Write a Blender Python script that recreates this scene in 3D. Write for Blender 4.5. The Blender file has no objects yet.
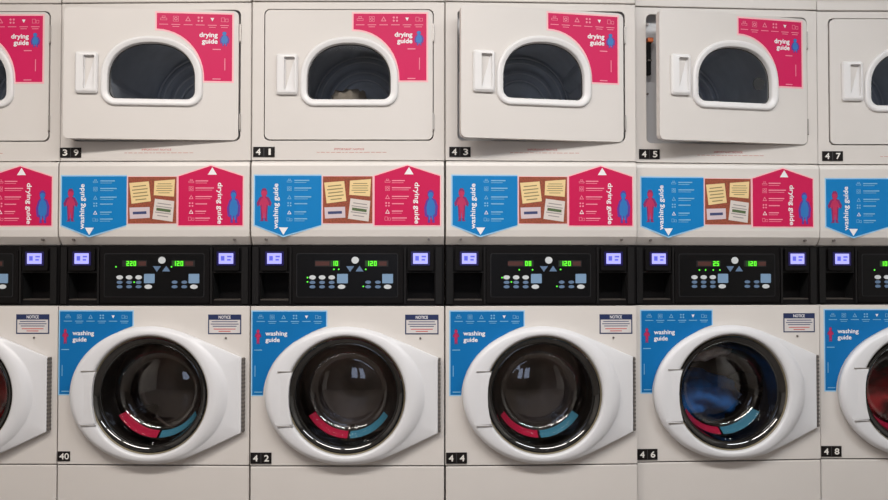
import bpy, bmesh, math, random
from mathutils import Vector
from mathutils.geometry import tessellate_polygon
sc = bpy.context.scene
COL = sc.collection
PI = math.pi
# ------------------------------------------------------------------ units
F = 850.5; S = 283.5; PITCH = math.radians(1.3); ZC = 0.968; D0 = 3.0
def LX(px): return (px - 347.5) / S
def LZ(py): return ZC + D0 * math.tan(PITCH + math.atan((250 - py) / F))
def cv(pts): return [(LX(a), LZ(b)) for a, b in pts]
# ------------------------------------------------------------------ materials
MATS = {}
def mat(name, col, rough=0.5, metal=0.0, emit=None, es=0.0, bump=0.0, bscale=200, vary=0.0, vscale=4, coat=0.0, spec=0.5):
    m = bpy.data.materials.new(name); m.use_nodes = True
    nt = m.node_tree; b = nt.nodes['Principled BSDF']
    b.inputs['Base Color'].default_value = (*col, 1)
    b.inputs['Roughness'].default_value = rough
    b.inputs['Metallic'].default_value = metal
    b.inputs['Specular IOR Level'].default_value = spec
    b.inputs['Coat Weight'].default_value = coat
    if emit: 
        b.inputs['Emission Color'].default_value = (*emit, 1)
        b.inputs['Emission Strength'].default_value = es
    if bump or vary:
        tc = nt.nodes.new('ShaderNodeTexCoord')
    if vary:
        n = nt.nodes.new('ShaderNodeTexNoise'); n.inputs['Scale'].default_value = vscale; n.inputs['Detail'].default_value = 5
        nt.links.new(tc.outputs['Object'], n.inputs['Vector'])
        r = nt.nodes.new('ShaderNodeValToRGB')
        r.color_ramp.elements[0].position = .3; r.color_ramp.elements[1].position = .7
        r.color_ramp.elements[0].color = (*[c * (1 - vary) for c in col], 1)
        r.color_ramp.elements[1].color = (*[min(1, c * (1 + vary)) for c in col], 1)
        nt.links.new(n.outputs['Fac'], r.inputs['Fac']); nt.links.new(r.outputs['Color'], b.inputs['Base Color'])
    if bump:
        n2 = nt.nodes.new('ShaderNodeTexNoise'); n2.inputs['Scale'].default_value = bscale
        nt.links.new(tc.outputs['Object'], n2.inputs['Vector'])
        bp = nt.nodes.new('ShaderNodeBump'); bp.inputs['Strength'].default_value = bump; bp.inputs['Distance'].default_value = .001
        nt.links.new(n2.outputs['Fac'], bp.inputs['Height']); nt.links.new(bp.outputs['Normal'], b.inputs['Normal'])
    MATS[name] = m; return m
def glassmat(name, tint, refl_rough, fac_base, add=0.0):
    m = bpy.data.materials.new(name); m.use_nodes = True
    nt = m.node_tree; nt.nodes.clear()
    out = nt.nodes.new('ShaderNodeOutputMaterial'); mix = nt.nodes.new('ShaderNodeMixShader')
    tr = nt.nodes.new('ShaderNodeBsdfTransparent'); tr.inputs['Color'].default_value = (*tint, 1)
    gl = nt.nodes.new('ShaderNodeBsdfGlossy'); gl.inputs['Roughness'].default_value = refl_rough
    gl.inputs['Color'].default_value = (.95, .95, .95, 1)
    fr = nt.nodes.new('ShaderNodeLayerWeight'); fr.inputs['Blend'].default_value = fac_base
    ad = nt.nodes.new('ShaderNodeMath'); ad.operation = 'ADD'; ad.use_clamp = True; ad.inputs[1].default_value = add
    nt.links.new(fr.outputs['Fresnel'], ad.inputs[0]); nt.links.new(ad.outputs[0], mix.inputs['Fac']); nt.links.new(tr.outputs[0], mix.inputs[1])
    nt.links.new(gl.outputs[0], mix.inputs[2]); nt.links.new(mix.outputs[0], out.inputs['Surface'])
    MATS[name] = m
mat('enamel', (.69, .656, .622), .34, bump=.10, bscale=900, vary=.02, vscale=3)
mat('door_enamel', (.69, .66, .63), .36, bump=.08, bscale=900, vary=.02, vscale=3)
mat('white_plastic', (.78, .775, .775), .3)
mat('ring_plastic', (.72, .725, .745), .34)
mat('gap_dark', (.03, .027, .025), .8)
mat('liner', (.60, .60, .61), .45, metal=.1)
mat('galvanised', (.70, .72, .76), .42, metal=.1, vary=.10, vscale=9)
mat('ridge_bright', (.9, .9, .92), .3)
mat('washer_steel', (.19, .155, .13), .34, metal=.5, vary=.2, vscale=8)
mat('rubber', (.018, .017, .017), .32)
mat('tan_rubber', (.20, .17, .11), .4)
mat('seal_gloss', (.008, .008, .008), .07, spec=1.0)
mat('strip_blue', (.06, .26, .40), .5)
mat('strip_pink', (.50, .012, .07), .5)
mat('black_plastic', (.0045, .0038, .0040), .5, bump=.1, bscale=1200, spec=.14)
mat('black_edge', (.0085, .008, .0082), .5, spec=.2)
mat('black_gloss', (.004, .004, .0045), .35, spec=.2)
mat('black_recess', (.004, .004, .0045), .6)
mat('ledge', (.05, .042, .036), .45)
mat('outline_dim', (.022, .022, .024), .5, spec=.2)
mat('outline_grey', (.045, .045, .047), .5)
mat('plate_black', (.009, .007, .007), .5, spec=.2)
mat('numeral', (.80, .78, .74), .5)
mat('pink', (.63, .010, .105), .45, spec=.25)
mat('pink_deep', (.58, .009, .085), .45, spec=.25)
mat('blue', (.002, .20, .52), .45, spec=.25)
mat('blue_deep', (.002, .155, .43), .45, spec=.25)
mat('border_pink', (.92, .50, .54), .4)
mat('border_blue', (.32, .60, .84), .4)
mat('ink_white', (.85, .84, .86), .5)
mat('ink_pale_blue', (.20, .46, .68), .5)
mat('ink_pale_pink', (.82, .26, .36), .5)
mat('ink_lilac', (.05, .10, .38), .5)
mat('figure_red', (.50, .02, .10), .45)
mat('figure_red_dark', (.23, .015, .12), .45)
mat('figure_blue', (.02, .17, .50), .45)
mat('figure_blue_dark', (.12, .03, .30), .45)
mat('cork', (.28, .062, .028), .7, vary=.35, vscale=160)
mat('note_yellow', (.80, .60, .30), .6)
mat('note_white', (.66, .60, .56), .6)
mat('note_lilac', (.62, .52, .56), .6)
mat('ink_olive', (.24, .20, .08), .6)
mat('ink_navy', (.035, .05, .15), .6)
mat('ink_red', (.55, .05, .05), .6)
mat('ink_rust', (.55, .20, .16), .6)
mat('ink_grey', (.30, .28, .27), .6)
mat('ink_green', (.08, .13, .05), .6)
mat('sticker_white', (.66, .63, .62), .5)
mat('navy', (.015, .028, .10), .45)
mat('hinge_metal', (.40, .38, .36), .4, metal=.7)
mat('hinge_soft', (.11, .10, .095), .6)
mat('hinge_dark', (.22, .20, .18), .5, metal=.5)
mat('screw_metal', (.20, .18, .17), .4, metal=.7)
mat('button_white', (.62, .66, .68), .45)
mat('button_blue', (.12, .20, .33), .5)
mat('button_pale', (.20, .33, .50), .5)
mat('led_green', (.02, .2, .02), .5, emit=(.12, 1, .04), es=1.0)
mat('led_digit', (.02, .2, .02), .5, emit=(.14, 1, .02), es=.95)
mat('led_glow', (.005, .03, .004), .5, emit=(.03, .35, .01), es=.10)
mat('led_dim', (.05, .012, .01), .5, emit=(.5, .16, .10), es=.035)
mat('lcd', (.1, .1, .3), .3, emit=(.40, .39, .98), es=1.0)
mat('lcd_dark', (.05, .05, .3), .3, emit=(.10, .12, .62), es=.8)
mat('lcd_frame', (.008, .006, .05), .3, emit=(.03, .015, .35), es=.10)
mat('orange_plastic', (.65, .16, .05), .5)
mat('lint_white', (.62, .60, .58), .8)
mat('cloth_blue', (.015, .16, .55), .85, vary=.5, vscale=14)
mat('cloth_grey', (.85, .82, .80), .85, vary=.35, vscale=20)
mat('cloth_red', (.45, .012, .02), .85, vary=.5, vscale=14)
mat('cloth_dark', (.035, .03, .045), .85, vary=.5, vscale=14)
mat('cloth_beige', (.50, .42, .33), .85, vary=.15, vscale=20)
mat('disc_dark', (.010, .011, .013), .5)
glassmat('dryer_glass', (.86, .88, .90), .05, .12)
glassmat('washer_glass', (.84, .80, .77), .03, .16, .07)
# ------------------------------------------------------------------ mesh builder
def area2(p): return sum(p[i][0]*p[(i+1)%len(p)][1]-p[(i+1)%len(p)][0]*p[i][1] for i in range(len(p)))
class MB:
    def __init__(s): s.v = []; s.f = []; s.m = []; s.sm = []; s.mats = []
    def mi(s, m):
        if m not in s.mats: s.mats.append(m)
        return s.mats.index(m)
    def add(s, vs, fs, m, smooth=False):
        o = len(s.v); s.v += vs; k = s.mi(m)
        for f in fs: s.f.append([o + i for i in f]); s.m.append(k); s.sm.append(smooth)
    def plate(s, outer, y0, y1, m, holes=(), side=None, back=True):
        loops = [list(outer)] + [list(h) for h in holes]
        tri = tessellate_polygon([[Vector((a, b, 0)) for a, b in l] for l in loops])
        flat = [p for l in loops for p in l]; n = len(flat)
        vs = [(a, y0, b) for a, b in flat] + [(a, y1, b) for a, b in flat]
        fs = []
        for t in tri:
            a, b, c = t
            cr = (flat[b][0]-flat[a][0])*(flat[c][1]-flat[a][1])-(flat[c][0]-flat[a][0])*(flat[b][1]-flat[a][1])
            if cr < 0: b, c = c, b
            fs.append((a, b, c))
        if back: fs2 = [(n+a, n+c, n+b) for a, b, c in fs]
        else: fs2 = []
        s.add(vs, fs + fs2, m)
        o = 0; sf = []
        for i, l in enumerate(loops):
            k = len(l); ccw = area2(l) > 0
            if i > 0: ccw = not ccw
            for j in range(k):
                a, b = o + j, o + (j+1) % k
                sf.append((b, a, n+a, n+b) if ccw else (a, b, n+b, n+a))
            o += k
        base = len(s.v) - 2*n; kk = s.mi(side or m)
        for f in sf: s.f.append([base + i for i in f]); s.m.append(kk); s.sm.append(False)
    def loftv(s, loops, m, smooth=True):
        n = len(loops[0][0]); vs = []
        for pts, y in loops:
            for a, b in pts: vs.append((a, y(a) if callable(y) else y, b))
        s.add(vs, [(k*n+j, k*n+(j+1) % n, (k+1)*n+(j+1) % n, (k+1)*n+j) for k in range(len(loops)-1) for j in range(n)], m, smooth)
    def loft(s, loops, m, cap=False, smooth=True, capfirst=False):
        """loops: list of (pts2d, y); ccw seen from the front, first = outermost"""
        n = len(loops[0][0]); vs = []
        for pts, y in loops: vs += [(a, y, b) for a, b in pts]
        fs = []
        for k in range(len(loops) - 1):
            for j in range(n):
                a, b = k*n + j, k*n + (j+1) % n
                fs.append((a, b, b + n, a + n))
        if cap: fs.append([(len(loops)-1)*n + j for j in range(n)])
        if capfirst: fs.append([j for j in range(n)][::-1])
        s.add(vs, fs, m, smooth)
    def box(s, x0, x1, y0, y1, z0, z1, m):
        s.plate([(x0, z0), (x1, z0), (x1, z1), (x0, z1)], y0, y1, m)
    def prof(s, pts_yz, x0, x1, m):
        n = len(pts_yz)
        vs = [(x0, y, z) for y, z in pts_yz] + [(x1, y, z) for y, z in pts_yz]
        fs = [list(range(n)), [n + j for j in range(n)][::-1]]
        for j in range(n): fs.append((j, n + j, n + (j+1) % n, (j+1) % n))
        s.add(vs, fs, m)
    def text(s, body, x, z, w, h, y, m, rot=0, bold=.02, align='C', depth=0):
        vs, fs = text2d(body, 0)
        c, sn = math.cos(rot), math.sin(rot); d = bold*8/S
        for k, (ox, oz) in enumerate(((-d, 0), (d, 0), (0, d), (0, -d)) if bold else ((0, 0),)):
            out = []
            for a, b in vs:
                a = a*w + ox; b = b*h + oz
                out.append((x + a*c - b*sn, y - k*.00003, z + a*sn + b*c))
            s.add(out, fs, m)
    def build(s, name, parent=None, origin=(0, 0, 0), bevel=0, seg=2, recalc=False):
        me = bpy.data.meshes.new(name)
        me.from_pydata([(v[0]-origin[0], v[1]-origin[1], v[2]-origin[2]) for v in s.v], [], s.f)
        for m in s.mats: me.materials.append(MATS[m])
        me.polygons.foreach_set('material_index', s.m); me.polygons.foreach_set('use_smooth', s.sm)
        if bevel or recalc:
            bm = bmesh.new(); bm.from_mesh(me)
            bmesh.ops.remove_doubles(bm, verts=bm.verts, dist=1e-6)
            bmesh.ops.recalc_face_normals(bm, faces=bm.faces)
            if bevel:
                es = [e for e in bm.edges if len(e.link_faces) == 2 and e.calc_face_angle(0) > .7]
                bmesh.ops.bevel(bm, geom=es, offset=bevel, segments=seg, affect='EDGES', clamp_overlap=True, profile=.5)
            bm.to_mesh(me); bm.free()
        me.update()
        o = bpy.data.objects.new(name, me); COL.objects.link(o)
        if parent: o.parent = parent
        return o
_tc = {}
def text2d(body, bold):
    """text as a flat mesh, centred, 1 wide and 1 high"""
    k = (body, bold)
    if k in _tc: return _tc[k]
    c = bpy.data.curves.new('t', 'FONT'); c.body = body; c.resolution_u = 4; c.size = 1; c.fill_mode = 'FRONT'
    if '\n' in body: c.space_line = .8
    o = bpy.data.objects.new('t', c); COL.objects.link(o)
    me = bpy.data.meshes.new_from_object(o)
    vs = [(v.co.x, v.co.y) for v in me.vertices]; fs = [list(p.vertices) for p in me.polygons]
    bpy.data.objects.remove(o); bpy.data.curves.remove(c); bpy.data.meshes.remove(me)
    x0 = min(a for a, b in vs); x1 = max(a for a, b in vs); y0 = min(b for a, b in vs); y1 = max(b for a, b in vs)
    vs = [((a-(x0+x1)/2)/(x1-x0), (b-(y0+y1)/2)/(y1-y0)) for a, b in vs]
    _tc[k] = (vs, fs); return _tc[k]
def circ(cx, cz, r, n=64, r2=None):
    return [(cx + r*math.cos(2*PI*i/n), cz + (r2 or r)*math.sin(2*PI*i/n)) for i in range(n)]
def rrect(x0, x1, z0, z1, r, n=6):
    p = []
    for cx, cz, a0 in ((x1-r, z0+r, -PI/2), (x1-r, z1-r, 0), (x0+r, z1-r, PI/2), (x0+r, z0+r, PI)):
        for i in range(n+1):
            a = a0 + PI/2*i/n; p.append((cx + r*math.cos(a), cz + r*math.sin(a)))
    return p
def rect(a): # px x0,y0,x1,y1 -> local ccw
    x0, y0, x1, y1 = a; return cv([(x0, y1), (x1, y1), (x1, y0), (x0, y0)])
def rr(x0, y0, x1, y1, r, n=6): return rrect(LX(x0), LX(x1), LZ(y1), LZ(y0), r/S, n)
def lerp(A, B, t): return [(a[0]+(b[0]-a[0])*t, a[1]+(b[1]-a[1])*t) for a, b in zip(A, B)]
def thing(name, label, cat, loc, rz, group=None):
    o = bpy.data.objects.new(name, None); COL.objects.link(o); o.empty_display_size = .1
    o.location = loc; o.rotation_euler = (0, 0, rz); o['label'] = label; o['category'] = cat
    if group: o['group'] = group
    return o
def struct(mb, name, **k):
    o = mb.build(name, **k); o['kind'] = 'structure'; return o
W2 = .3395     # half machine width
# ------------------------------------------------------------------ shared drawing
PERSON = [(-.10, .5), (-.2, .42), (-.2, .32), (-.12, .26), (-.3, .22), (-.5, .05), (-.42, -.06), (-.26, .02), (-.24, -.1), (-.2, -.46), (-.3, -.5), (-.04, -.5), (0, -.2),
          (.04, -.5), (.3, -.5), (.2, -.46), (.24, -.1), (.26, .02), (.42, -.06), (.5, .05), (.3, .22), (.12, .26), (.2, .32), (.2, .42), (.10, .5)][::-1]
ROBED = [(-.05, .5), (-.2, .44), (-.22, .34), (-.14, .26), (-.3, .18), (-.46, -.05), (-.4, -.3), (-.2, -.34), (-.2, -.5), (-.04, -.5), (-.04, -.35), (.1, -.35), (.12, -.5), (.28, -.5),
         (.26, -.34), (.44, -.28), (.5, 0), (.34, .2), (.12, .26), (.22, .34), (.2, .44), (.06, .5)][::-1]
def figure(parent, shape, px, py, w, h, y, m, mdark, name='figure_symbol', og=None):
    b = MB(); cx, cz = LX(px), LZ(py); w /= S; h /= S
    b.plate([(cx + a*w*1.12, cz + c*h*1.06) for a, c in shape], y, y+.0003, mdark)
    b.plate([(cx + a*w*.72, cz + c*h*.86) for a, c in shape], y-.0003, y, m)
    b.plate(circ(cx, cz + .37*h, .17*w + .0015, 14), y-.0005, y-.0003, m)
    o = b.build(name, parent)
    if og: shift(o, og)
    return o
def shift(o, og):
    for v in o.data.vertices: v.co -= Vector(og)
def bars(b, px, py, w, h, y, m):
    b.plate(rect((px - w/2, py - h/2, px + w/2, py + h/2)), y, y+.0002, m)
def icon(b, kind, px, py, s, y, m):
    x, z = LX(px), LZ(py); k = s/S; t = .35/S
    def fr(x0, x1, z0, z1): b.plate([(x0, z0), (x1, z0), (x1, z1), (x0, z1)], y, y+.0002, m, holes=[[(x0+t, z0+t), (x1-t, z0+t), (x1-t, z1-t), (x0+t, z1-t)]])
    if kind == 0:   fr(x-k*.6, x+k*.6, z-k*.3, z+k*.1); fr(x-k*.3, x+k*.3, z+k*.15, z+k*.5)
    elif kind == 1: fr(x-k*.5, x+k*.5, z-k*.5, z+k*.5); b.plate(circ(x, z, k*.3, 12), y, y+.0002, m, holes=[circ(x, z, k*.18, 12)])
    elif kind == 2: b.plate([(x-k*.5, z-k*.4), (x+k*.5, z-k*.4), (x, z+k*.5)], y, y+.0002, m, holes=[[(x-k*.3, z-k*.28), (x+k*.3, z-k*.28), (x, z+k*.28)]])
    elif kind == 3:
        for i in (-1, 1):
            for j in (-1, 1): b.plate(circ(x+i*k*.3, z+j*k*.3, k*.2, 8), y, y+.0002, m)
    elif kind == 4: b.plate([(x-k*.45, z+k*.4), (x, z-k*.45), (x+k*.45, z+k*.4)], y, y+.0002, m); 
    elif kind == 5: fr(x-k*.6, x+k*.05, z-k*.4, z+k*.4); fr(x+k*.15, x+k*.7, z-k*.4, z+k*.2)
def number_plate(parent, digits, x0, y0, x1, y1, dy, split=True):
    b = MB(); b.plate(rect((x0, y0, x1, y1)), dy-.003, dy-.0002, 'plate_black')
    w = x1 - x0
    if split:
        b.plate(rect((x0+w/2-.3, y0+.5, x0+w/2+.3, y1-.5)), dy-.0032, dy-.003, 'outline_grey')
        for d, cx in zip(digits, (x0+w*.24, x0+w*.77)):
            b.text(d, LX(cx), LZ((y0+y1)/2), 4.4/S*(.42 if d == '1' else 1), 6.0/S, dy-.0036, 'numeral', bold=.03)
    else:
        b.text(digits, LX((x0+x1)/2+.6), LZ((y0+y1)/2), 9.4/S, 6.0/S, dy-.0036, 'numeral', bold=.02)
    return b.build('number_plate', parent)
SEG = {'0': 'abcdef', '1': 'bc', '2': 'abged', '3': 'abgcd', '4': 'fgbc', '5': 'afgcd', '8': 'abcdefg'}
def seg_digits(b, txt, px0, px1, py0, py1, y, m):
    n = len(txt); w = (px1-px0)/n
    for i, ch in enumerate(txt):
        x0 = px0 + w*i + w*.12; x1 = px0 + w*(i+1) - w*.12; ym = (py0+py1)/2; t = .95
        q = {'a': (x0, py0, x1, py0+t), 'd': (x0, py1-t, x1, py1), 'g': (x0, ym-t/2, x1, ym+t/2), 'f': (x0, py0, x0+t, ym), 'b': (x1-t, py0, x1, ym),
             'e': (x0, ym, x0+t, py1), 'c': (x1-t, ym, x1, py1)}
        for k in SEG[ch]: b.plate(rect(q[k]), y, y+.0002, m)
# ------------------------------------------------------------------ dryer
def dshape(x0, x1, yt, yb, r, ym=80., e=2.25):
    pts = []
    def arc(cx, cy, a0, a1, n):
        for i in range(n+1):
            a = a0 + (a1-a0)*i/n; pts.append((cx + r*math.cos(a), cy - r*math.sin(a)))
    arc(x1-r, yb-r, -PI/2, 0, 9)
    cx = (x0+x1)/2; a = (x1-x0)/2; bb = ym-yt
    for i in range(49):
        t = PI*i/48; c, s_ = math.cos(t), math.sin(t)
        pts.append((cx + a*math.copysign(abs(c)**(2/e), c), ym - bb*abs(s_)**(2/e)))
    arc(x0+r, yb-r, PI, 3*PI/2, 9)
    return cv(pts)
def make_dryer(i, num, loc, rz, label, ajar, top_dy=0):
    t = thing('tumble_dryer', label, 'dryer', loc, rz, 'tumble dryers stacked on the washers')
    zt, zb = LZ(2.2), LZ(160.3)
    # cabinet: front with a rounded door opening, side walls and a liner
    b = MB()
    hole = rr(263.0, 9.3, 433.2, 140.7, 5.5)
    b.plate([(-W2, zb), (W2, zb), (W2, zt), (-W2, zt)], 0, .004, 'enamel', holes=[hole], side='enamel')
    WB = W2-.03
    b.box(-W2, -W2+.003, .004, .04, zb, zt, 'enamel'); b.box(W2-.003, W2, .004, .04, zb, zt, 'enamel')
    b.box(-WB, -WB+.003, .004, .70, zb, zt, 'enamel'); b.box(WB-.003, WB, .004, .70, zb, zt, 'enamel')
    b.box(-WB+.003, WB-.003, .004, .70, zt-.003, zt, 'enamel'); b.box(-WB+.003, WB-.003, .004, .70, zb, zb+.003, 'enamel')
    b.box(-WB+.003, WB-.003, .697, .70, zb+.003, zt-.003, 'enamel')
    cab = b.build('cabinet', t, bevel=.0022)
    cx, cz = LX(348.2), LZ(74)
    b = MB()
    hl = rr(261.0, 7.3, 435.2, 142.7, 6.5)
    b.plate(hl, .046, .049, 'liner', holes=[circ(cx, cz, .185, 48)])
    b.loft([(hl, .0045), (hl, .046)], 'liner', smooth=False)
    b.build('door_recess', t)
    b = MB()
    L = [(circ(cx, cz, .184, 64), .050), (circ(cx, cz, .20, 64), .062), (circ(cx, cz, .222, 64), .064), (circ(cx, cz, .222, 64), .60)]
    for r_, y_ in ((.207, .60), (.205, .592), (.185, .592), (.183, .60), (.158, .602), (.156, .59), (.140, .59), (.138, .60), (.112, .603), (.108, .596), (.092, .596), (.088, .606), (.04, .612), (.036, .605)):
        L.append((circ(cx, cz, r_, 64), y_))
    b.loft(L, 'galvanised', cap=True)
    for r_ in (.2075, .1855, .141, .110):
        b.loft([(circ(cx, cz, r_+.0028, 64), .590), (circ(cx, cz, r_+.002, 64), .583), (circ(cx, cz, r_-.002, 64), .583), (circ(cx, cz, r_-.0028, 64), .590)], 'ridge_bright')
    for k in range(3):
        a = 2*PI*k/3 + .4 + i*.7
        ux, uz = math.cos(a), math.sin(a); vx, vz = -uz, ux
        pts = [(cx+ux*.221+vx*.04, cz+uz*.221+vz*.04), (cx+ux*.205+vx*.006, cz+uz*.205+vz*.006), (cx+ux*.205-vx*.006, cz+uz*.205-vz*.006), (cx+ux*.221-vx*.04, cz+uz*.221-vz*.04)]
        b.plate(pts if area2(pts) > 0 else pts[::-1], .10, .58, 'galvanised')
    b.build('drum', t)
    if ajar:   # latch fittings on the left jamb, seen past the open door
        b = MB(); b.box(LX(265.2), LX(269), .010, .030, LZ(70), LZ(37), 'black_plastic'); b.box(LX(265.2), LX(269.4), .006, .028, LZ(56.5), LZ(54.8), 'screw_metal')
        b.box(LX(265), LX(271), .004, .03, LZ(37), LZ(32.5), 'orange_plastic' if num == '45' else 'screw_metal')
        b.build('door_latch', t, bevel=.0008)
        b = MB(); b.plate(circ(LX(268), LZ(88), .004, 14), .040, .0455, 'screw_metal'); b.plate(circ(LX(268), LZ(16), .006, 14), .040, .0455, 'screw_metal'); b.build('screw', t)
    # door, turning on its right edge
    og = (LX(432.6), -.004, LZ(75))
    b = MB()
    outl = rr(264.1, 10.3, 432.3, 139.7, 5.5)
    win = dshape(303, 394, 41, 103.4, 11)
    b.plate(outl, -.004, .022, 'door_enamel', holes=[win])
    door = b.build('door', t, bevel=.003, seg=3); shift(door, og); door.location = og
    door.rotation_euler = (0, 0, math.radians(ajar))
    def sub(mb, name, **k):
        o = mb.build(name, door, **k); shift(o, og); return o
    A = dshape(299.6, 397.8, 37.2, 106.8, 14); B = dshape(306.4, 390.0, 43.9, 99.6, 8)
    b = MB()
    b.loft([(A, -.0042), (lerp(A, B, .03), -.010), (lerp(A, B, .14), -.0135), (lerp(A, B, .3), -.0145), (lerp(A, B, .6), -.0135), (lerp(A, B, .72), -.0115), (lerp(A, B, .86), -.0115), (lerp(A, B, .96), -.009), (B, .000), (B, .020)], 'white_plastic')
    sub(b, 'window_frame')
    b = MB(); C = lerp(A, B, .96)
    b.plate(C, .0102, .0112, 'dryer_glass', back=False)
    C2 = lerp(B, [(cx, cz)]*len(B), .03)
    b.loft([(B, .0095), (C2, .0095)], 'rubber', smooth=False)
    sub(b, 'window_glass')
    # pull handle with a scooped recess
    b = MB()
    o1 = rr(275.8, 54.8, 297.2, 95.2, 2.2, 4); o2 = rr(277.2, 56.2, 295.9, 93.2, 1.6, 4); o3 = rr(284, 58, 294.4, 91, 1.2, 4); o4 = rr(290.5, 62, 294, 90, 1, 4)
    b.loft([(o1, -.0042), (o1, -.013), (o2, -.018), (lerp(o2, o3, .95), -.0185), (o3, -.016)], 'white_plastic', smooth=False)
    # the scoop: finger pocket deepest behind the grip at its upper left, its floor rising to the lower right
    b.plate(o3[::1], -.006, -.004, 'white_plastic', holes=[rect((284.6, 58.6, 293.8, 90.4))])
    b.loft([(o3, -.016), (o3, -.006)], 'white_plastic', smooth=False)
    xl, xr, zu, zd = LX(284.6), LX(293.8), LZ(58.6), LZ(90.4)
    TL, TLd, TR, BL, BR = (xl, -.006, zu), (xl+.003, .064, zu-.005), (xr, -.006, zu), (xl, -.006, zd), (xr, -.006, zd)
    b.add([TL, TLd, TR, BL, BR], [(1, 3, 2), (0, 3, 1), (0, 1, 2), (3, 4, 2)], 'white_plastic')
    sub(b, 'handle')
    # drying guide label
    b = MB()
    def guide(e):
        p = [(426+e, 14.2-e), (352.8-e, 14.2-e), (352.8-e, 29.8+e)]
        for k in range(1, 13):
            a = PI/2*k/12
            p.append((352.8 + (46.2-e)*math.sin(a)**1.0, 80.8 - (51-e)*math.cos(a)**.94))
        p[-1] = (399-e, 80.8+e); p.append((426+e, 80.8+e))
        return cv(p)
    b.plate(guide(1.7), -.0047, -.0042, 'border_pink'); b.plate(guide(0), -.0051, -.0047, 'pink')
    y = -.0055
    b.text('drying', LX(403), LZ(35.6), 17.5/S, 6.0/S, y, 'ink_white', bold=.03); b.text('guide', LX(404.2), LZ(42), 15/S, 6.0/S, y, 'ink_white', bold=.03)
    for k, ic in enumerate((0, 1, 2, 3, 4, 5)):
        x = 359.4 + 11.8*k
        icon(b, ic, x, 19.6, 5.4 if ic != 4 else 4, y, 'ink_pale_pink' if ic != 4 else 'ink_white')
        bars(b, x, 25.3, 8.6, .7, y, 'ink_pale_pink'); 
        if k in (1, 4, 5): bars(b, x, 27.3, 6.5, .6, y, 'ink_pale_pink')
    bars(b, 411, 49.3, 8, 1.0, y, 'ink_pale_pink'); bars(b, 411, 78.8, 8, 1.0, y, 'ink_pale_pink'); bars(b, 419, 64, .8, 12, y, 'ink_pale_pink')
    sub(b, 'guide_label')
    figure(door, ROBED, 418.4, 38.6, 9, 14, -.0054, 'figure_blue', 'figure_blue_dark', og=og)
    # hinges on the cabinet
    for a, c in ((24, 41), (114, 129)):
        b = MB(); b.box(LX(432.2), LX(433.8), -.0055, .004, LZ(c), LZ(a), 'hinge_metal'); b.plate(circ(LX(433.0), LZ(c+1), .0028, 12), -.0065, .002, 'hinge_dark')
        b.build('hinge', t, bevel=.0006)
    if num:
        o = number_plate(t, num, 252.6, 147, 274, 157, -.0001); o.location.x = (0, -.006, 0, .007, .008, .010)[i]
    b = MB(); b.text('IMPORTANT NOTICE', LX(348.6), LZ(149.2), 30/S, 1.9/S, -.0005, 'ink_red', bold=0)
    random.seed(3)
    x = 316
    while x < 382:
        w = random.uniform(2, 6); bars(b, x+w/2, 152.4, w, .45, -.0004, 'ink_rust'); x += w + 1.2
    b.build('warning_text', t)
    # top trim above the door panel
    b = MB(); b.box(-W2, W2, -.002, .04, LZ(1.2), LZ(-8.6), 'enamel'); b.box(-W2+.03, W2-.03, .038, .70, LZ(1.2), LZ(-8.4), 'enamel'); b.build('top_trim', t, bevel=.003)
    # printed instruction fascia below the door panel
    b = MB(); z0, z1 = LZ(245), LZ(161.4)
    b.prof([(-.008, LZ(236.5)), (-.011, LZ(230)), (-.011, LZ(166)), (-.008, LZ(162.5)), (-.002, z1), (.05, z1), (.05, z0), (.016, z0)], -W2, W2, 'enamel')
    fas = b.build('fascia', t, bevel=.003, recalc=True)
    for px in (266, 428.4):
        b = MB(); b.plate(circ(LX(px), LZ(239.6), .0042, 14), -.0115, .0, 'screw_metal'); b.build('screw', fas)
    y = -.0113
    bl = lambda e: cv([(254.4-e, 176.2-e), (254.4-e, 225+e*.8), (283, 236+e*1.1), (321.2, 225+e*.8), (321.2, 176.2-e)])
    b = MB(); b.plate(bl(1.3), y-.0004, y, 'border_blue'); b.plate(bl(0), y-.0008, y-.0004, 'blue')
    yy = y-.0011
    b.text('washing guide', LX(276), LZ(206.5), 45/S, 6.4/S, yy, 'ink_white', rot=PI/2, bold=.02)
    b.plate(cv([(278.5, 227.6), (283, 235), (287.8, 227.6)]), yy, yy+.0002, 'ink_white')
    for k, py in enumerate((181.4, 189, 197.7, 204.6, 212.7, 219.6)):
        icon(b, k if k != 4 else 2, 289, py, 4.2, yy, 'ink_pale_blue' if k != 4 else 'ink_white')
        w = (15, 17, 17, 13, 12, 13)[k]
        bars(b, 294+w/2, py-.6, w, 1.1, yy, 'ink_pale_blue'); 
        if k != 3: bars(b, 294+w*.4, py+1.5, w*.8, .5, yy, 'ink_pale_blue')
    s1 = b.build('washing_guide_label', t); s1['label'] = 'blue arrow shaped label'
    figure(s1, PERSON, 263.6, 205, 13.5, 31, y-.0011, 'figure_red', 'figure_red_dark')
    b = MB(); b.plate(rect((321.9, 176.2, 373.2, 224)), y-.0004, y, 'border_pink'); b.plate(rect((322.7, 176.8, 372.4, 223.4)), y-.0008, y-.0004, 'cork'); s2 = b.build('notice_board_label', t)
    s2['label'] = 'brown cork board print with four notes'
    T = lambda p: cv([(240+a/3.124, 150+c/3.124) for a, c in p])[::-1]
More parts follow.
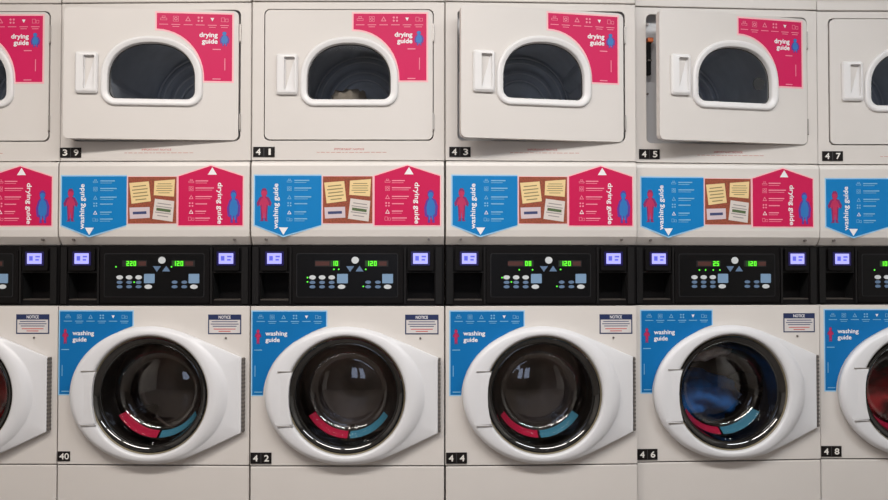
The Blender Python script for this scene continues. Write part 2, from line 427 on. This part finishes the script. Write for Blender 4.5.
    for nm, p, m, ink in (('note', [(262, 103), (325, 98), (332, 160), (270, 168)], 'note_yellow', 'ink_olive'), ('note', [(343, 97), (409, 92), (406, 146), (341, 141)], 'note_yellow', 'ink_olive'),
                          ('note', [(263, 180), (328, 178), (329, 212), (265, 215)], 'note_lilac', 'ink_navy'), ('note', [(345, 152), (407, 160), (402, 224), (337, 215)], 'note_white', 'ink_grey')):
        b = MB(); b.plate(T(p), y-.0014, y-.0009, m)
        c_ = [sum(q[0] for q in p)/4, sum(q[1] for q in p)/4]
        ex = ((p[1][0]-p[0][0]+p[2][0]-p[3][0])/2, (p[1][1]-p[0][1]+p[2][1]-p[3][1])/2); ey = ((p[3][0]-p[0][0])/1, (p[3][1]-p[0][1])/1)
        rows = 5 if m != 'note_lilac' else 1
        for k in range(rows):
            v = -.30 + .16*k if rows > 1 else 0
            w = (.34, .40, .36, .40, .28)[k]; h = .024 if rows > 1 else .12
            mm = ink
            if m == 'note_white': v = -.30+.15*k; 
            if m == 'note_white' and k == 2: mm = 'ink_green'; h = .07
            q = [(c_[0]+ex[0]*u+ey[0]*(v+s_), c_[1]+ex[1]*u+ey[1]*(v+s_)) for u, s_ in ((-w, -h), (w, -h), (w, h), (-w, h))]
            b.plate(T(q), y-.0016, y-.0014, mm)
        b.build(nm, s2)
    pk = lambda e: cv([(374.6-e, 225.4+e), (440.4+e, 225.4+e), (440.4+e, 176.4-e*.6), (407.7, 166-e*1.1), (374.6-e, 176.4-e*.6)])
    b = MB(); b.plate(pk(1.2), y-.0004, y, 'border_pink'); b.plate(pk(0), y-.0008, y-.0004, 'pink_deep')
    b.text('drying guide', LX(416.6), LZ(203.4), 41/S, 6.2/S, yy, 'ink_white', rot=-PI/2, bold=.02)
    b.plate(cv([(404.4, 174.8), (413.8, 174.8), (409.2, 167.4)]), yy, yy+.0002, 'ink_white')
    for k, py in enumerate((181.6, 188.7, 197.3, 204.6, 211.9, 218.8)):
        icon(b, k if k != 4 else 2, 387.6, py, 4.6, yy, 'ink_pale_pink' if k != 4 else 'ink_white')
        w = (13, 19, 17, 12, 11, 15)[k]
        bars(b, 392+w/2, py-.6, w, 1.1, yy, 'ink_pale_pink'); 
        if k != 3: bars(b, 392+w*.45, py+1.5, w*.9, .5, yy, 'ink_pale_pink')
    s3 = b.build('drying_guide_label', t); s3['label'] = 'crimson arrow shaped label'
    figure(s3, ROBED, 431, 206.5, 13, 31, y-.0011, 'figure_blue', 'figure_blue_dark')
    for o in (s1, s2, s3):
        o.scale.x = (.98, .981, .992, .975, .968, .975)[i]; o.location.x = (-.003, -.006, 0, .0035, -.004, .0035)[i]
    return t, door, og, (cx, cz)
# ------------------------------------------------------------------ washer
CX, CY = 346.8, 394.6
def ray_outline(poly, n, cx, cy, extra):
    angs = sorted([2*PI*k/n for k in range(n)] + extra)
    out = []
    for a in angs:
        dx, dy = math.cos(a), math.sin(a); best = 0
        for j in range(len(poly)):
            x1, y1 = poly[j]; x2, y2 = poly[(j+1) % len(poly)]
            x1 -= cx; x2 -= cx; y1 = cy-y1; y2 = cy-y2
            ex, ey = x2-x1, y2-y1; den = dx*ey - dy*ex
            if abs(den) < 1e-9: continue
            tt = (x1*ey - y1*ex)/den; u = (x1*dy - y1*dx)/den
            if -1e-6 <= u <= 1+1e-6 and tt > best: best = tt
        out.append((a, best))
    return out
def make_washer(i, num, loc, rz, label, disp, split=True):
    t = thing('washing_machine', label, 'washing machine', loc, rz, 'front loading washing machines in the row')
    cx, cz = LX(CX), LZ(CY)
    zt, zb = LZ(306.2), LZ(465.4)
    b = MB()
    b.plate([(-W2, zb), (W2, zb), (W2, zt), (-W2, zt)], 0, .004, 'enamel', holes=[circ(cx, cz, .222, 72)])
    WB = W2-.03
    b.box(-W2, -W2+.003, .004, .04, zb, zt, 'enamel'); b.box(W2-.003, W2, .004, .04, zb, zt, 'enamel')
    b.box(-WB, -WB+.003, .004, .72, zb, zt, 'enamel'); b.box(WB-.003, WB, .004, .72, zb, zt, 'enamel')
    b.box(-WB+.003, WB-.003, .717, .72, zb, zt, 'enamel')
    b.build('cabinet', t, bevel=.0022)
    b = MB(); b.box(-W2, W2, 0, .03, .03, LZ(466.6), 'enamel'); b.box(-W2+.03, W2-.03, .028, .70, .03, LZ(466.6)-.002, 'enamel'); b.build('lower_panel', t, bevel=.003)
    b = MB(); b.box(-W2+.03, W2-.03, .04, .66, 0, .029, 'black_plastic'); b.build('plinth', t)
    # tub gasket and drum
    b = MB()
    b.loft([(circ(cx, cz, .221, 72), .0042), (circ(cx, cz, .216, 72), .03), (circ(cx, cz, .200, 72), .05), (circ(cx, cz, .205, 72), .075), (circ(cx, cz, .192, 72), .10), (circ(cx, cz, .188, 72), .13)], 'rubber')
    b.build('tub_gasket', t)
    b = MB()
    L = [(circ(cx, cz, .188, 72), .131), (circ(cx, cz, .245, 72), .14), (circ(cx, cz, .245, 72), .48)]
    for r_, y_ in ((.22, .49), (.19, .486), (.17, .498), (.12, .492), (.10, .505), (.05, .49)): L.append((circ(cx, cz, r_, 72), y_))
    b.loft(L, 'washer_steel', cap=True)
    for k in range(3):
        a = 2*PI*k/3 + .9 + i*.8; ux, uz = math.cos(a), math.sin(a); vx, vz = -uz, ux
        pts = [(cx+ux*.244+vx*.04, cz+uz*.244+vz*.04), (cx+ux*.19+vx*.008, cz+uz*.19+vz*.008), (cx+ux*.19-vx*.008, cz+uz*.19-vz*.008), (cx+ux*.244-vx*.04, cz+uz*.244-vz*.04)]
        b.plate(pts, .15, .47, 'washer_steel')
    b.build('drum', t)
    # door: wing shaped ring
    el = []
    for k in range(0, 61):
        a = math.radians(86) + math.radians(188)*k/60
        rx = 80.2
        el.append((CX + rx*math.cos(a), CY - 68.2*math.sin(a)))
    top = [(437.6, 357.2), (426, 352.4), (408, 344.2), (395, 338.8), (380, 332.6), (366, 328.4)]
    poly = top + el + [(366, 461.4), (382, 457.4), (400, 449.8), (420, 440.4), (437.6, 431.8)]
    ex = [math.atan2(CY-357.2, 437.6-CX), math.atan2(CY-431.8, 437.6-CX) + 2*PI]
    P = ray_outline(poly, 120, CX, CY, ex)
    def pl(fn): return [(cx + fn(a, r)/S*math.cos(a), cz + fn(a, r)/S*math.sin(a)) for a, r in P]
    def ell(a, p, q): return p*q/math.hypot(q*math.cos(a), p*math.sin(a))
    out = lambda d: pl(lambda a, r: r - d)
    ring = lambda p, q: pl(lambda a, r: min(r - 2.0, ell(a, p, q)))
    cir = lambda rr_: pl(lambda a, r: rr_)
    b = MB()
    tip = lambda d: (lambda x: -d + (d-.016)*max(0, min(1, (x-LX(385))/(LX(437)-LX(385))))*.8)
    b.loftv([(out(1.2), -.004), (out(0), tip(.022)), (out(.3), tip(.029)), (out(1.2), tip(.032)), (ring(78.5, 66.6), tip(.0345)), (ring(77, 65.4), tip(.038)), (ring(74, 64), -.0405), (cir(61.6), -.043), (cir(59.8), -.041), (cir(58.8), -.035), (cir(58.4), -.004)], 'ring_plastic')
    b.loft([(cir(58.4), -.004), (out(1.2), -.004)], 'ring_plastic', smooth=False)
    door = b.build('door', t); door.location.x = (-.007, -.002, 0, .003, 0, .003)[i]
    # sharp outer corners stay crisp, the rest smooth
    b = MB()   # grip plate
    hp = [(277.5, 371.2), (294.8, 371.2), (292.6, 378), (291.4, 386), (291, 395), (291.4, 405), (292.8, 414), (295, 422.6), (277.5, 423.6), (275, 412), (274, 397), (275, 382)]
    hp = cv(hp)[::-1]; hp = hp if area2(hp) > 0 else hp[::-1]
    b.plate(hp, -.0465, -.030, 'ring_plastic'); hd = b.build('handle', door, bevel=.0025, seg=3)
    for v in hd.data.vertices: v.co.y += .0085*max(0, min(1, (LX(289)-v.co.x)/(LX(275)-LX(289))*-1))
    for (a1, c1, a2, c2) in ((280, 369.9, 295.2, 370.9), (280, 423.9, 295.4, 424.8)):
        b = MB(); b.plate(rect((a1, c1, a2, c2)), -.0445, -.040, 'hinge_metal'); b.build('grip_shade_line', door)  # thin grey strips painted in as the shade lines above and below the grip
    b = MB(); b.box(LX(438.1), LX(440), -.018, -.001, LZ(431.5), LZ(357.5), 'hinge_dark')
    for k in range(19): b.box(LX(438.0), LX(440.2), -.0195, -.001, LZ(358.5+3.9*k+1.9), LZ(358.5+3.9*k), 'hinge_soft')
    b.build('hinge', door)
    cc = lambda r_: circ(cx, cz, r_/S, 72)
    b = MB(); b.loft([(cc(58.4), -.030), (cc(57.8), -.029), (cc(57.3), -.024)], 'tan_rubber'); b.loft([(cc(57.3), -.024), (cc(55.6), -.015), (cc(53), -.009), (cc(51), -.006), (cc(50), -.010)], 'seal_gloss'); b.build('window_seal', door)
    b = MB(); b.loft([(cc(50), -.010), (cc(49), .012), (cc(46.8), .046), (cc(43), .074), (cc(38.5), .090), (cc(34.5), .096), (cc(31.5), .094), (cc(29), .091), (cc(22), .0855), (cc(14), .0815), (cc(7), .0798), (cc(2.5), .0793)], 'washer_glass', cap=True); b.build('window_glass', door)
    for nm, a0, a1, m in (('tinted_strip', 211, 268.5, 'strip_pink'), ('tinted_strip', 271.5, 329, 'strip_blue')):
        b = MB(); pa = []; n = 16
        R = lambda q, r_: (cx + r_/S*math.cos(math.radians(q)), cz + r_/S*math.sin(math.radians(q)))
        L0 = [R(a0+(a1-a0)*k/n, 46.6) for k in range(n+1)]; L1 = [R(a0+(a1-a0)*k/n, 40.9) for k in range(n+1)]
        vs = [(p[0], .056, p[1]) for p in L0] + [(p[0], .092, p[1]) for p in L1]
        vs += [(p[0], .0575, p[1]) for p in L0] + [(p[0], .0935, p[1]) for p in L1]; N = n+1
        fs = []
        for k in range(n): fs += [(k, k+1, N+k+1, N+k), (2*N+k+1, 2*N+k, 3*N+k, 3*N+k+1)]
        fs += [(k+1, k, 2*N+k, 2*N+k+1) for k in range(n)] + [(N+k, N+k+1, 3*N+k+1, 3*N+k) for k in range(n)]
        b.add(vs, fs, m); o = b.build(nm, door); o['label'] = 'pink curved strip' if m == 'strip_pink' else 'pale blue curved strip'
    # washing guide label on the front
    b = MB()
    def guide(e):
        p = [(251.8-e, 311.6-e), (251.8-e, 394.8+e), (262.6, 394.8+e)]
        for q in ((263.2, 388), (265, 380), (268, 371.5), (272.5, 363), (278, 355.5), (285, 348.4), (293, 342), (302, 336.8), (311, 332), (318, 329.0), (325.2+e, 326.4)): p.append(q)
        p += [(325.2+e, 311.6-e)]
        return cv(p)
    b.plate(guide(1.2), -.0006, -.0001, 'border_blue'); b.plate(guide(0), -.0010, -.0006, 'blue_deep'); y = -.0014
    b.text('washing', LX(275.6), LZ(334), 21.5/S, 5.6/S, y, 'ink_white', bold=.02); b.text('guide', LX(271.9), LZ(340.4), 14/S, 5.6/S, y, 'ink_white', bold=.02)
    for k, ic in enumerate((0, 1, 2, 3, 4, 5)):
        x = 260 + 11.4*k
        icon(b, 4 if ic == 4 else ic, x, 317, 4.4 if ic != 4 else 3.6, y, 'ink_pale_blue' if ic != 4 else 'ink_white')
        bars(b, x, 321.4, 8.4, .7, y, 'ink_pale_blue')
        if k in (1, 3, 5): bars(b, x, 323.2, 6.5, .5, y, 'ink_pale_blue')
    bars(b, 257.5, 350, 8, .8, y, 'ink_pale_blue'); bars(b, 258, 392, 8, .9, y, 'ink_pale_blue'); bars(b, 254.5, 371, .7, 11, y, 'ink_pale_blue')
    s1 = b.build('guide_label', t); s1.location.x = (0, .002, .003, .014, .016, .017)[i]
    figure(s1, PERSON, 257.4, 336.6, 6, 14, y, 'figure_red', 'figure_red_dark')
    b = MB(); b.plate(rect((404.8, 314.6, 438.2, 334.4)), -.0006, -.0001, 'navy'); b.plate(rect((406, 320, 437, 333.2)), -.0009, -.0006, 'sticker_white')
    b.text('NOTICE', LX(421.5), LZ(317.3), 12/S, 2.9/S, -.001, 'ink_white', bold=.01)
    for k, (yy, w, m) in enumerate(((321.8, 26, 'ink_navy'), (324.2, 28, 'ink_navy'), (326.4, 24, 'ink_navy'), (329.2, 22, 'ink_red'), (331.4, 12, 'ink_red'))): bars(b, 421.5, yy, w, .8, -.0011, m)
    o = b.build('warning_label', t); o.location.x = (-.011, -.010, 0, .004, .002, 0)[i]
    b = MB(); b.plate(circ(LX(420), LZ(338.2), .0036, 14), -.0025, 0, 'screw_metal'); b.build('screw', t)
    if num: number_plate(t, num, 251.4, 452.4, 272.2 if split else 264, 463.4 if split else 462, -.0001, split)
    # control panel
    b = MB()
    z0, z1 = LZ(305.6), LZ(245.4)
    bay = lambda a, c: rect((a, 272.8, c, 300.6))
    b.plate([(-W2, z0), (W2, z0), (W2, z1), (-W2, z1)], .010, .014, 'black_plastic', holes=[bay(259.4, 288), bay(406.4, 434)])
    b.box(-W2+.004, W2-.004, .08, .10, z0, z1, 'black_plastic'); b.box(-W2+.03, W2-.03, .10, .30, z0, z1, 'black_plastic')
    for a, c in ((259.4, 288), (406.4, 434)):
        H = bay(a, c); b.loft([(H, .014), (H, .08)], 'black_recess', smooth=False)
        b.box(LX(a)+.001, LX(c)-.001, .012, .075, LZ(300.5), LZ(299.2), 'ledge')
        b.box(LX(a)-.003, LX(c)+.003, .004, .012, LZ(272.8), LZ(271.6), 'black_edge')
    # raised ribs each side of the bays
    for a, c in ((252, 258.2), (289.2, 291), (403.6, 405.6), (435.2, 441.5)):
        b.box(LX(a), LX(c), .002, .010, LZ(304), LZ(247), 'black_edge')
    cp = b.build('control_panel', t)
    for a, c, s0, s1_ in ((260.6, 287.2, 267.2, 281.6), (407.4, 433.2, 412.8, 427.4)):
        b = MB(); b.plate(rr(a, 247.8, c, 270.6, 1.5, 3), -.004, .0095, 'black_plastic'); b.plate(rr(s0-2.2, 251.4, s1_+2.2, 265.6, 1, 3), -.0062, -.004, 'lcd_frame')
        rd = b.build('card_reader', cp, bevel=.0015)
        b = MB(); b.plate(rect((s0, 253.2, s1_, 263.8)), -.0068, -.0063, 'lcd')
        b.plate(rect((s0+2.2, 256, s0+5.8, 260.6)), -.0071, -.0068, 'lcd_dark'); b.plate(rect((s0+8.4, 255.8, s1_-1.6, 257.4)), -.0071, -.0068, 'lcd_dark'); b.plate(rect((s0+8.4, 259, s1_-2.6, 260.6)), -.0071, -.0068, 'lcd_dark')
        b.build('screen', cp)
    b = MB(); b.plate(rr(292, 250, 402.6, 303, 2, 3), .004, .0095, 'black_plastic'); b.plate(rr(296, 253.2, 397.6, 297.4, 2, 3), .0032, .004, 'outline_dim'); b.plate(rr(296.7, 253.9, 396.9, 296.7, 1.6, 3), .0022, .0032, 'black_gloss')
    b.build('key_plate', cp)
    y = .0019
    d1, x1, dimx = disp[0]
    b = MB(); b.plate(rect((314.5, 260.4, 339.5, 266.6)), y, .0022, 'black_recess'); wd = 3.5*len(d1)
    b.plate(rect((x1-.6, 260.6, x1+wd+.6, 266.2)), y-.0002, y, 'led_glow'); seg_digits(b, d1, x1, x1+wd, 261, 265.9, y-.0005, 'led_digit')
    if dimx: b.plate(rect((dimx[0], 261.4, dimx[1], 265.6)), y-.0002, y, 'led_dim')
    b.build('display', cp)
    d2, x2 = disp[1]
    b = MB(); b.plate(rect((364.5, 260.4, 388, 266.6)), y, .0022, 'black_recess'); wd = 3.7*len(d2)
    b.plate(rect((x2-.6, 260.6, x2+wd+.6, 266.2)), y-.0002, y, 'led_glow'); seg_digits(b, d2, x2, x2+wd, 261, 265.9, y-.0005, 'led_digit')
    b.plate(rect((x2+wd+1.6, 261.4, x2+wd+9.5, 265.6)), y-.0002, y, 'led_dim'); b.build('display', cp)
    def btn(px, py, w, h, m, name='button', shape='e'):
        b = MB()
        if shape == 'e': pts = circ(LX(px), LZ(py), w/2/S, 20, h/2/S)
        elif shape == 'r': pts = rr(px-w/2, py-h/2, px+w/2, py+h/2, .8, 3)
        elif shape == 'd': pts = cv([(px-w/2, py-h/2), (px, py+h/2), (px+w/2, py-h/2)])
        elif shape == 'u': pts = cv([(px-w/2, py+h/2), (px+w/2, py+h/2), (px, py-h/2)])
        b.plate(pts, .0005, .0021, m); b.build(name, cp)
    btn(354.8, 260.2, 7.4, 7.0, 'button_white', 'start_button')
    btn(349.8, 269, 8, 5.6, 'button_blue', 'arrow_button', 'd'); btn(359.2, 268.6, 8, 5.6, 'button_blue', 'arrow_button', 'u')
    for px in (312.2, 321.8, 331.4):
        btn(px, 277.4, 6.6, 4.2, 'button_white'); btn(px, 282.4, 5.8, 3.2, 'button_blue'); btn(px, 286.8, 5.8, 3.2, 'button_blue')
    btn(342.2, 278.6, 10.8, 9.4, 'button_pale', 'button', 'r'); btn(341.2, 286.8, 7.6, 4.4, 'button_white')
    for px in (367.8, 377.6): btn(px, 282.2, 5.8, 3.2, 'button_blue'); btn(px, 286.8, 5.8, 3.2, 'button_blue')
    btn(387.3, 278.6, 10.8, 9.4, 'button_pale', 'button', 'r'); btn(387.3, 286.8, 7.6, 4.4, 'button_white')
    for px, py in disp[2]:
        b = MB(); b.plate(circ(LX(px), LZ(py), .8/S, 8), y-.0004, .0021, 'led_green'); b.build('indicator_light', cp)
    return t, (cx, cz)
# ------------------------------------------------------------------ place the row
# left/right edge pixel and the seam height seen there (fixes each machine's depth and slight yaw)
rows = [
    (None, 58.6, 460.0, 460.4), (60.0, 249.6, 461.1, 463.2), (251.4, 444.2, 464.3, 464.0), (446.0, 636.2, 464.4, 459.5), (637.2, 817.6, 455.5, 448.6), (819.0, None, 447.6, 447.4)]
drd = [('', 0), ('39', 6), ('41', 0), ('43', 8.5), ('45', 8.5), ('47', 0)]
wdg = ['', '40', '42', '44', '46', '48']
G2 = [(309, 277.4), (309, 282.4), (363.5, 286.8)]
disp = [
    (('220', 319, None), ('120', 366), [(304.5, 266.5)]),
    (('220', 318.5, (331, 338.5)), ('120', 365.6), [(308.3, 266.8), (364.5, 266.8), (326.8, 282.2)]),
    (('10', 331, (315, 329)), ('120', 365.6), [(333.6, 269.3), (338.4, 269.3), (365.4, 269.3), (307.2, 277.6), (307.2, 281.8), (363, 286.4)]),
    (('08', 330.5, (313.5, 328.6)), ('120', 366.5), [(325, 269.8), (338.4, 269.8), (366.8, 269.5), (307.6, 277.6), (317, 282), (363, 286.4)]),
    (('25', 331.5, (316, 330)), ('120', 367), [(317.5, 270), (324, 270), (332, 270), (339, 270)]),
    (('100', 315.5, None), ('120', 366), [(309, 270)])]
dlab = ['tumble dryer cut by the left edge of the photo, only its hinge side showing',
        'tumble dryer numbered 39 with its door slightly ajar, stacked over washer 40',
        'tumble dryer numbered 41 with its door shut and a pale bundle inside, above washer 42',
        'tumble dryer numbered 43 with its door ajar showing a dark gap at left',
        'tumble dryer numbered 45, door ajar with an orange and black latch showing at left',
        'tumble dryer numbered 47 with its door shut, cut by the right edge of the photo']
wlab = ['white washing machine cut by the left edge, with red laundry behind its glass',
        'white washing machine numbered 40 on one small square plate, under dryer 39',
        'white washing machine numbered 42 with an empty dark drum, under dryer 41',
        'white washing machine numbered 44 with green display reading 08, under dryer 43',
        'white washing machine numbered 46 full of blue and grey laundry, under dryer 45',
        'white washing machine numbered 48, cut by the right edge of the photo, under dryer 47']
def cloth(name, label, cat, pts_fn, m, seed, loc, rz):
    """rumpled garment heap: a displaced ball squashed to the drum"""
    from mathutils import noise
    bm = bmesh.new(); bmesh.ops.create_icosphere(bm, subdivisions=4, radius=1)
    for v in bm.verts:
        n = noise.noise(v.co*2.1 + Vector((seed, 0, 0)))*.35 + abs(noise.noise(v.co*4.7 + Vector((0, seed, 0))))*.28
        c = v.co*(.82 + n); v.co = Vector(pts_fn(c))
    for f in bm.faces: f.smooth = True
    me = bpy.data.meshes.new(name); bm.to_mesh(me); bm.free(); me.materials.append(MATS[m])
    o = bpy.data.objects.new(name, me); COL.objects.link(o); o.location = loc; o.rotation_euler = (0, 0, rz)
    o['label'] = label; o['category'] = cat; return o
for i, (xl, xr, hl, hr) in enumerate(rows):
    dl, dr = D0*464/hl, D0*464/hr
    if xl is not None and xr is not None:
        X0, X1 = (xl-444)*dl/F, (xr-444)*dr/F; xm = (X0+X1)/2; ym = (dl+dr)/2; rz = math.atan2(dr-dl, X1-X0)
    elif xl is None:
        X1 = (xr-444)*dr/F; rz = math.atan2(dr-dl, .68); xm = X1-W2; ym = (dl+dr)/2
    else:
        X0 = (xl-444)*dl/F; rz = math.atan2(dr-dl, .68); xm = X0+W2; ym = (dl+dr)/2
    loc = (xm, ym, 0)
    t, (cx, cz) = make_washer(i, wdg[i], loc, rz, wlab[i], disp[i], i != 1)
    d, door, og, (dx, dz) = make_dryer(i, drd[i][0], loc, rz, dlab[i], drd[i][1])
    if i == 1: door.scale.x = 1.012; door.location.x -= .003; door.location.z -= .002
    if i == 3: door.location.x -= .004; door.location.z -= .005
    if i == 4:
        door.location.z -= .003; door.scale.x = .985
        b = MB(); b.plate(circ(LX(378), LZ(79), 6.6/S, 28), .0075, .0100, 'disc_dark'); o = b.build('reflection_disc', door); shift(o, og)  # dark disc added to stand for a round reflection in the door glass
        cloth('laundry', 'blue laundry swirling behind the glass of washer 46', 'laundry', lambda c: (cx-.02+c.x*.175, .27+c.y*.11, cz-.055+c.z*.105), 'cloth_blue', 4.2, loc, rz)
        cloth('laundry', 'grey laundry pressed at the top of the glass of washer 46', 'laundry', lambda c: (cx-.015+c.x*.13, .25+c.y*.07, cz+.125+c.z*.042), 'cloth_grey', 9.2, loc, rz)
    if i == 0: cloth('laundry', 'red laundry behind the glass of the washer at the left edge', 'laundry', lambda c: (cx+c.x*.15, .28+c.y*.11, cz-.02+c.z*.14), 'cloth_red', 1.2, loc, rz)
    if i == 5: cloth('laundry', 'dark red laundry behind the glass of washer 48', 'laundry', lambda c: (cx+c.x*.15, .28+c.y*.11, cz-.05+c.z*.12), 'cloth_red', 6.2, loc, rz)
    if i == 2: cloth('laundry', 'pale beige bundle lying inside dryer 41', 'laundry', lambda c: (dx-.03+c.x*.09, .30+c.y*.11, dz-.085+c.z*.10), 'cloth_beige', 2.2, loc, rz)
# ------------------------------------------------------------------ the room
def wallmat(name, c, sc_=3): return mat(name, c, .8, vary=.05, vscale=sc_)
wallmat('wall_paint', (.62, .59, .55)); wallmat('dark_wall', (.10, .085, .07)); wallmat('ceiling_paint', (.75, .74, .72)); mat('floor_tile', (.15, .125, .105), .35, vary=.15, vscale=6)
mat('window_light', (.5, .6, .8), .5, emit=(.60, .72, 1.0), es=1.6)
mat('tube_light', (1, 1, 1), .5, emit=(1, .96, .9), es=5)
def wall(name, x0, x1, y0, y1, z0, z1, m):
    b = MB(); b.box(x0, x1, y0, y1, z0, z1, m); return struct(b, name)
RX, YB, YF, H = 3.0, 3.95, -1.3, 2.75
wall('floor', -RX, RX, YF, YB, -.05, 0, 'floor_tile')
wall('ceiling', -RX, RX, YF, YB, H, H+.05, 'ceiling_paint')
wall('wall_back', -RX, RX, YB, YB+.05, 0, H, 'wall_paint')
wall('wall_left', -RX-.05, -RX, YF, YB, 0, H, 'wall_paint')
wall('wall_right', RX, RX+.05, YF, YB, 0, H, 'wall_paint')
h1 = [(-.62, .95), (-.14, .95), (-.14, 2.0), (-.62, 2.0)]; h2 = [(.06, .95), (.5, .95), (.5, 2.0), (.06, 2.0)]
b = MB(); b.plate([(-RX, 0), (RX, 0), (RX, H), (-RX, H)], YF-.05, YF, 'dark_wall', holes=[h1, h2]); struct(b, 'wall_front')
b = MB(); b.box(-.62, -.14, YF-.045, YF-.035, .95, 2.0, 'window_light'); struct(b, 'window_1')
b = MB(); b.box(.06, .5, YF-.045, YF-.035, .95, 2.0, 'window_light'); struct(b, 'window_2')
b = MB(); b.box(-RX, RX, 3.16, 3.28, LZ(-9.5)+.012, H, 'wall_paint'); struct(b, 'trim_1')
# ceiling fixtures and their light
def fixture(x, y, sx, sy, power, col, label):
    t = thing('ceiling_light', label, 'light', (x, y, H), 0, 'ceiling lights above the aisle')
    b = MB(); b.box(-sx/2, sx/2, -sy/2, sy/2, -.06, -.001, 'white_plastic'); b.build('housing', t, bevel=.004)
    l = bpy.data.lights.new('lamp', 'AREA'); l.shape = 'RECTANGLE'; l.size = sx*.95; l.size_y = sy*.9; l.energy = power; l.color = col
    o = bpy.data.objects.new('lamp', l); COL.objects.link(o); o.parent = t; o.location = (0, 0, -.07)
fixture(-1.3, 1.2, 1.5, .30, 45, (1, .935, .875), 'warm ceiling light above the left of the aisle')
fixture(.35, 1.2, 1.5, .30, 40, (1, .96, .925), 'ceiling light above the middle of the aisle')
fixture(1.95, 1.2, 1.3, .30, 29, (.93, .97, 1.0), 'cool ceiling light above the right of the aisle')
fixture(-.6, -.45, 2.4, .3, 15, (1, .95, .92), 'ceiling light nearest the front window')
w = bpy.data.worlds.new('World'); sc.world = w; w.use_nodes = True
w.node_tree.nodes['Background'].inputs[0].default_value = (.5, .5, .55, 1); w.node_tree.nodes['Background'].inputs[1].default_value = .1
# ------------------------------------------------------------------ camera
cd = bpy.data.cameras.new('camera'); cam = bpy.data.objects.new('camera', cd); COL.objects.link(cam)
cam.location = (0, 0, ZC); cam.rotation_euler = (PI/2 + PITCH, 0, 0)
cd.sensor_width = 36; cd.lens = F/888*36; cd.clip_start = .02
sc.camera = cam
sc.view_settings.view_transform = 'Standard'; sc.view_settings.look = 'None'; sc.view_settings.gamma = 1; sc.view_settings.exposure = .18
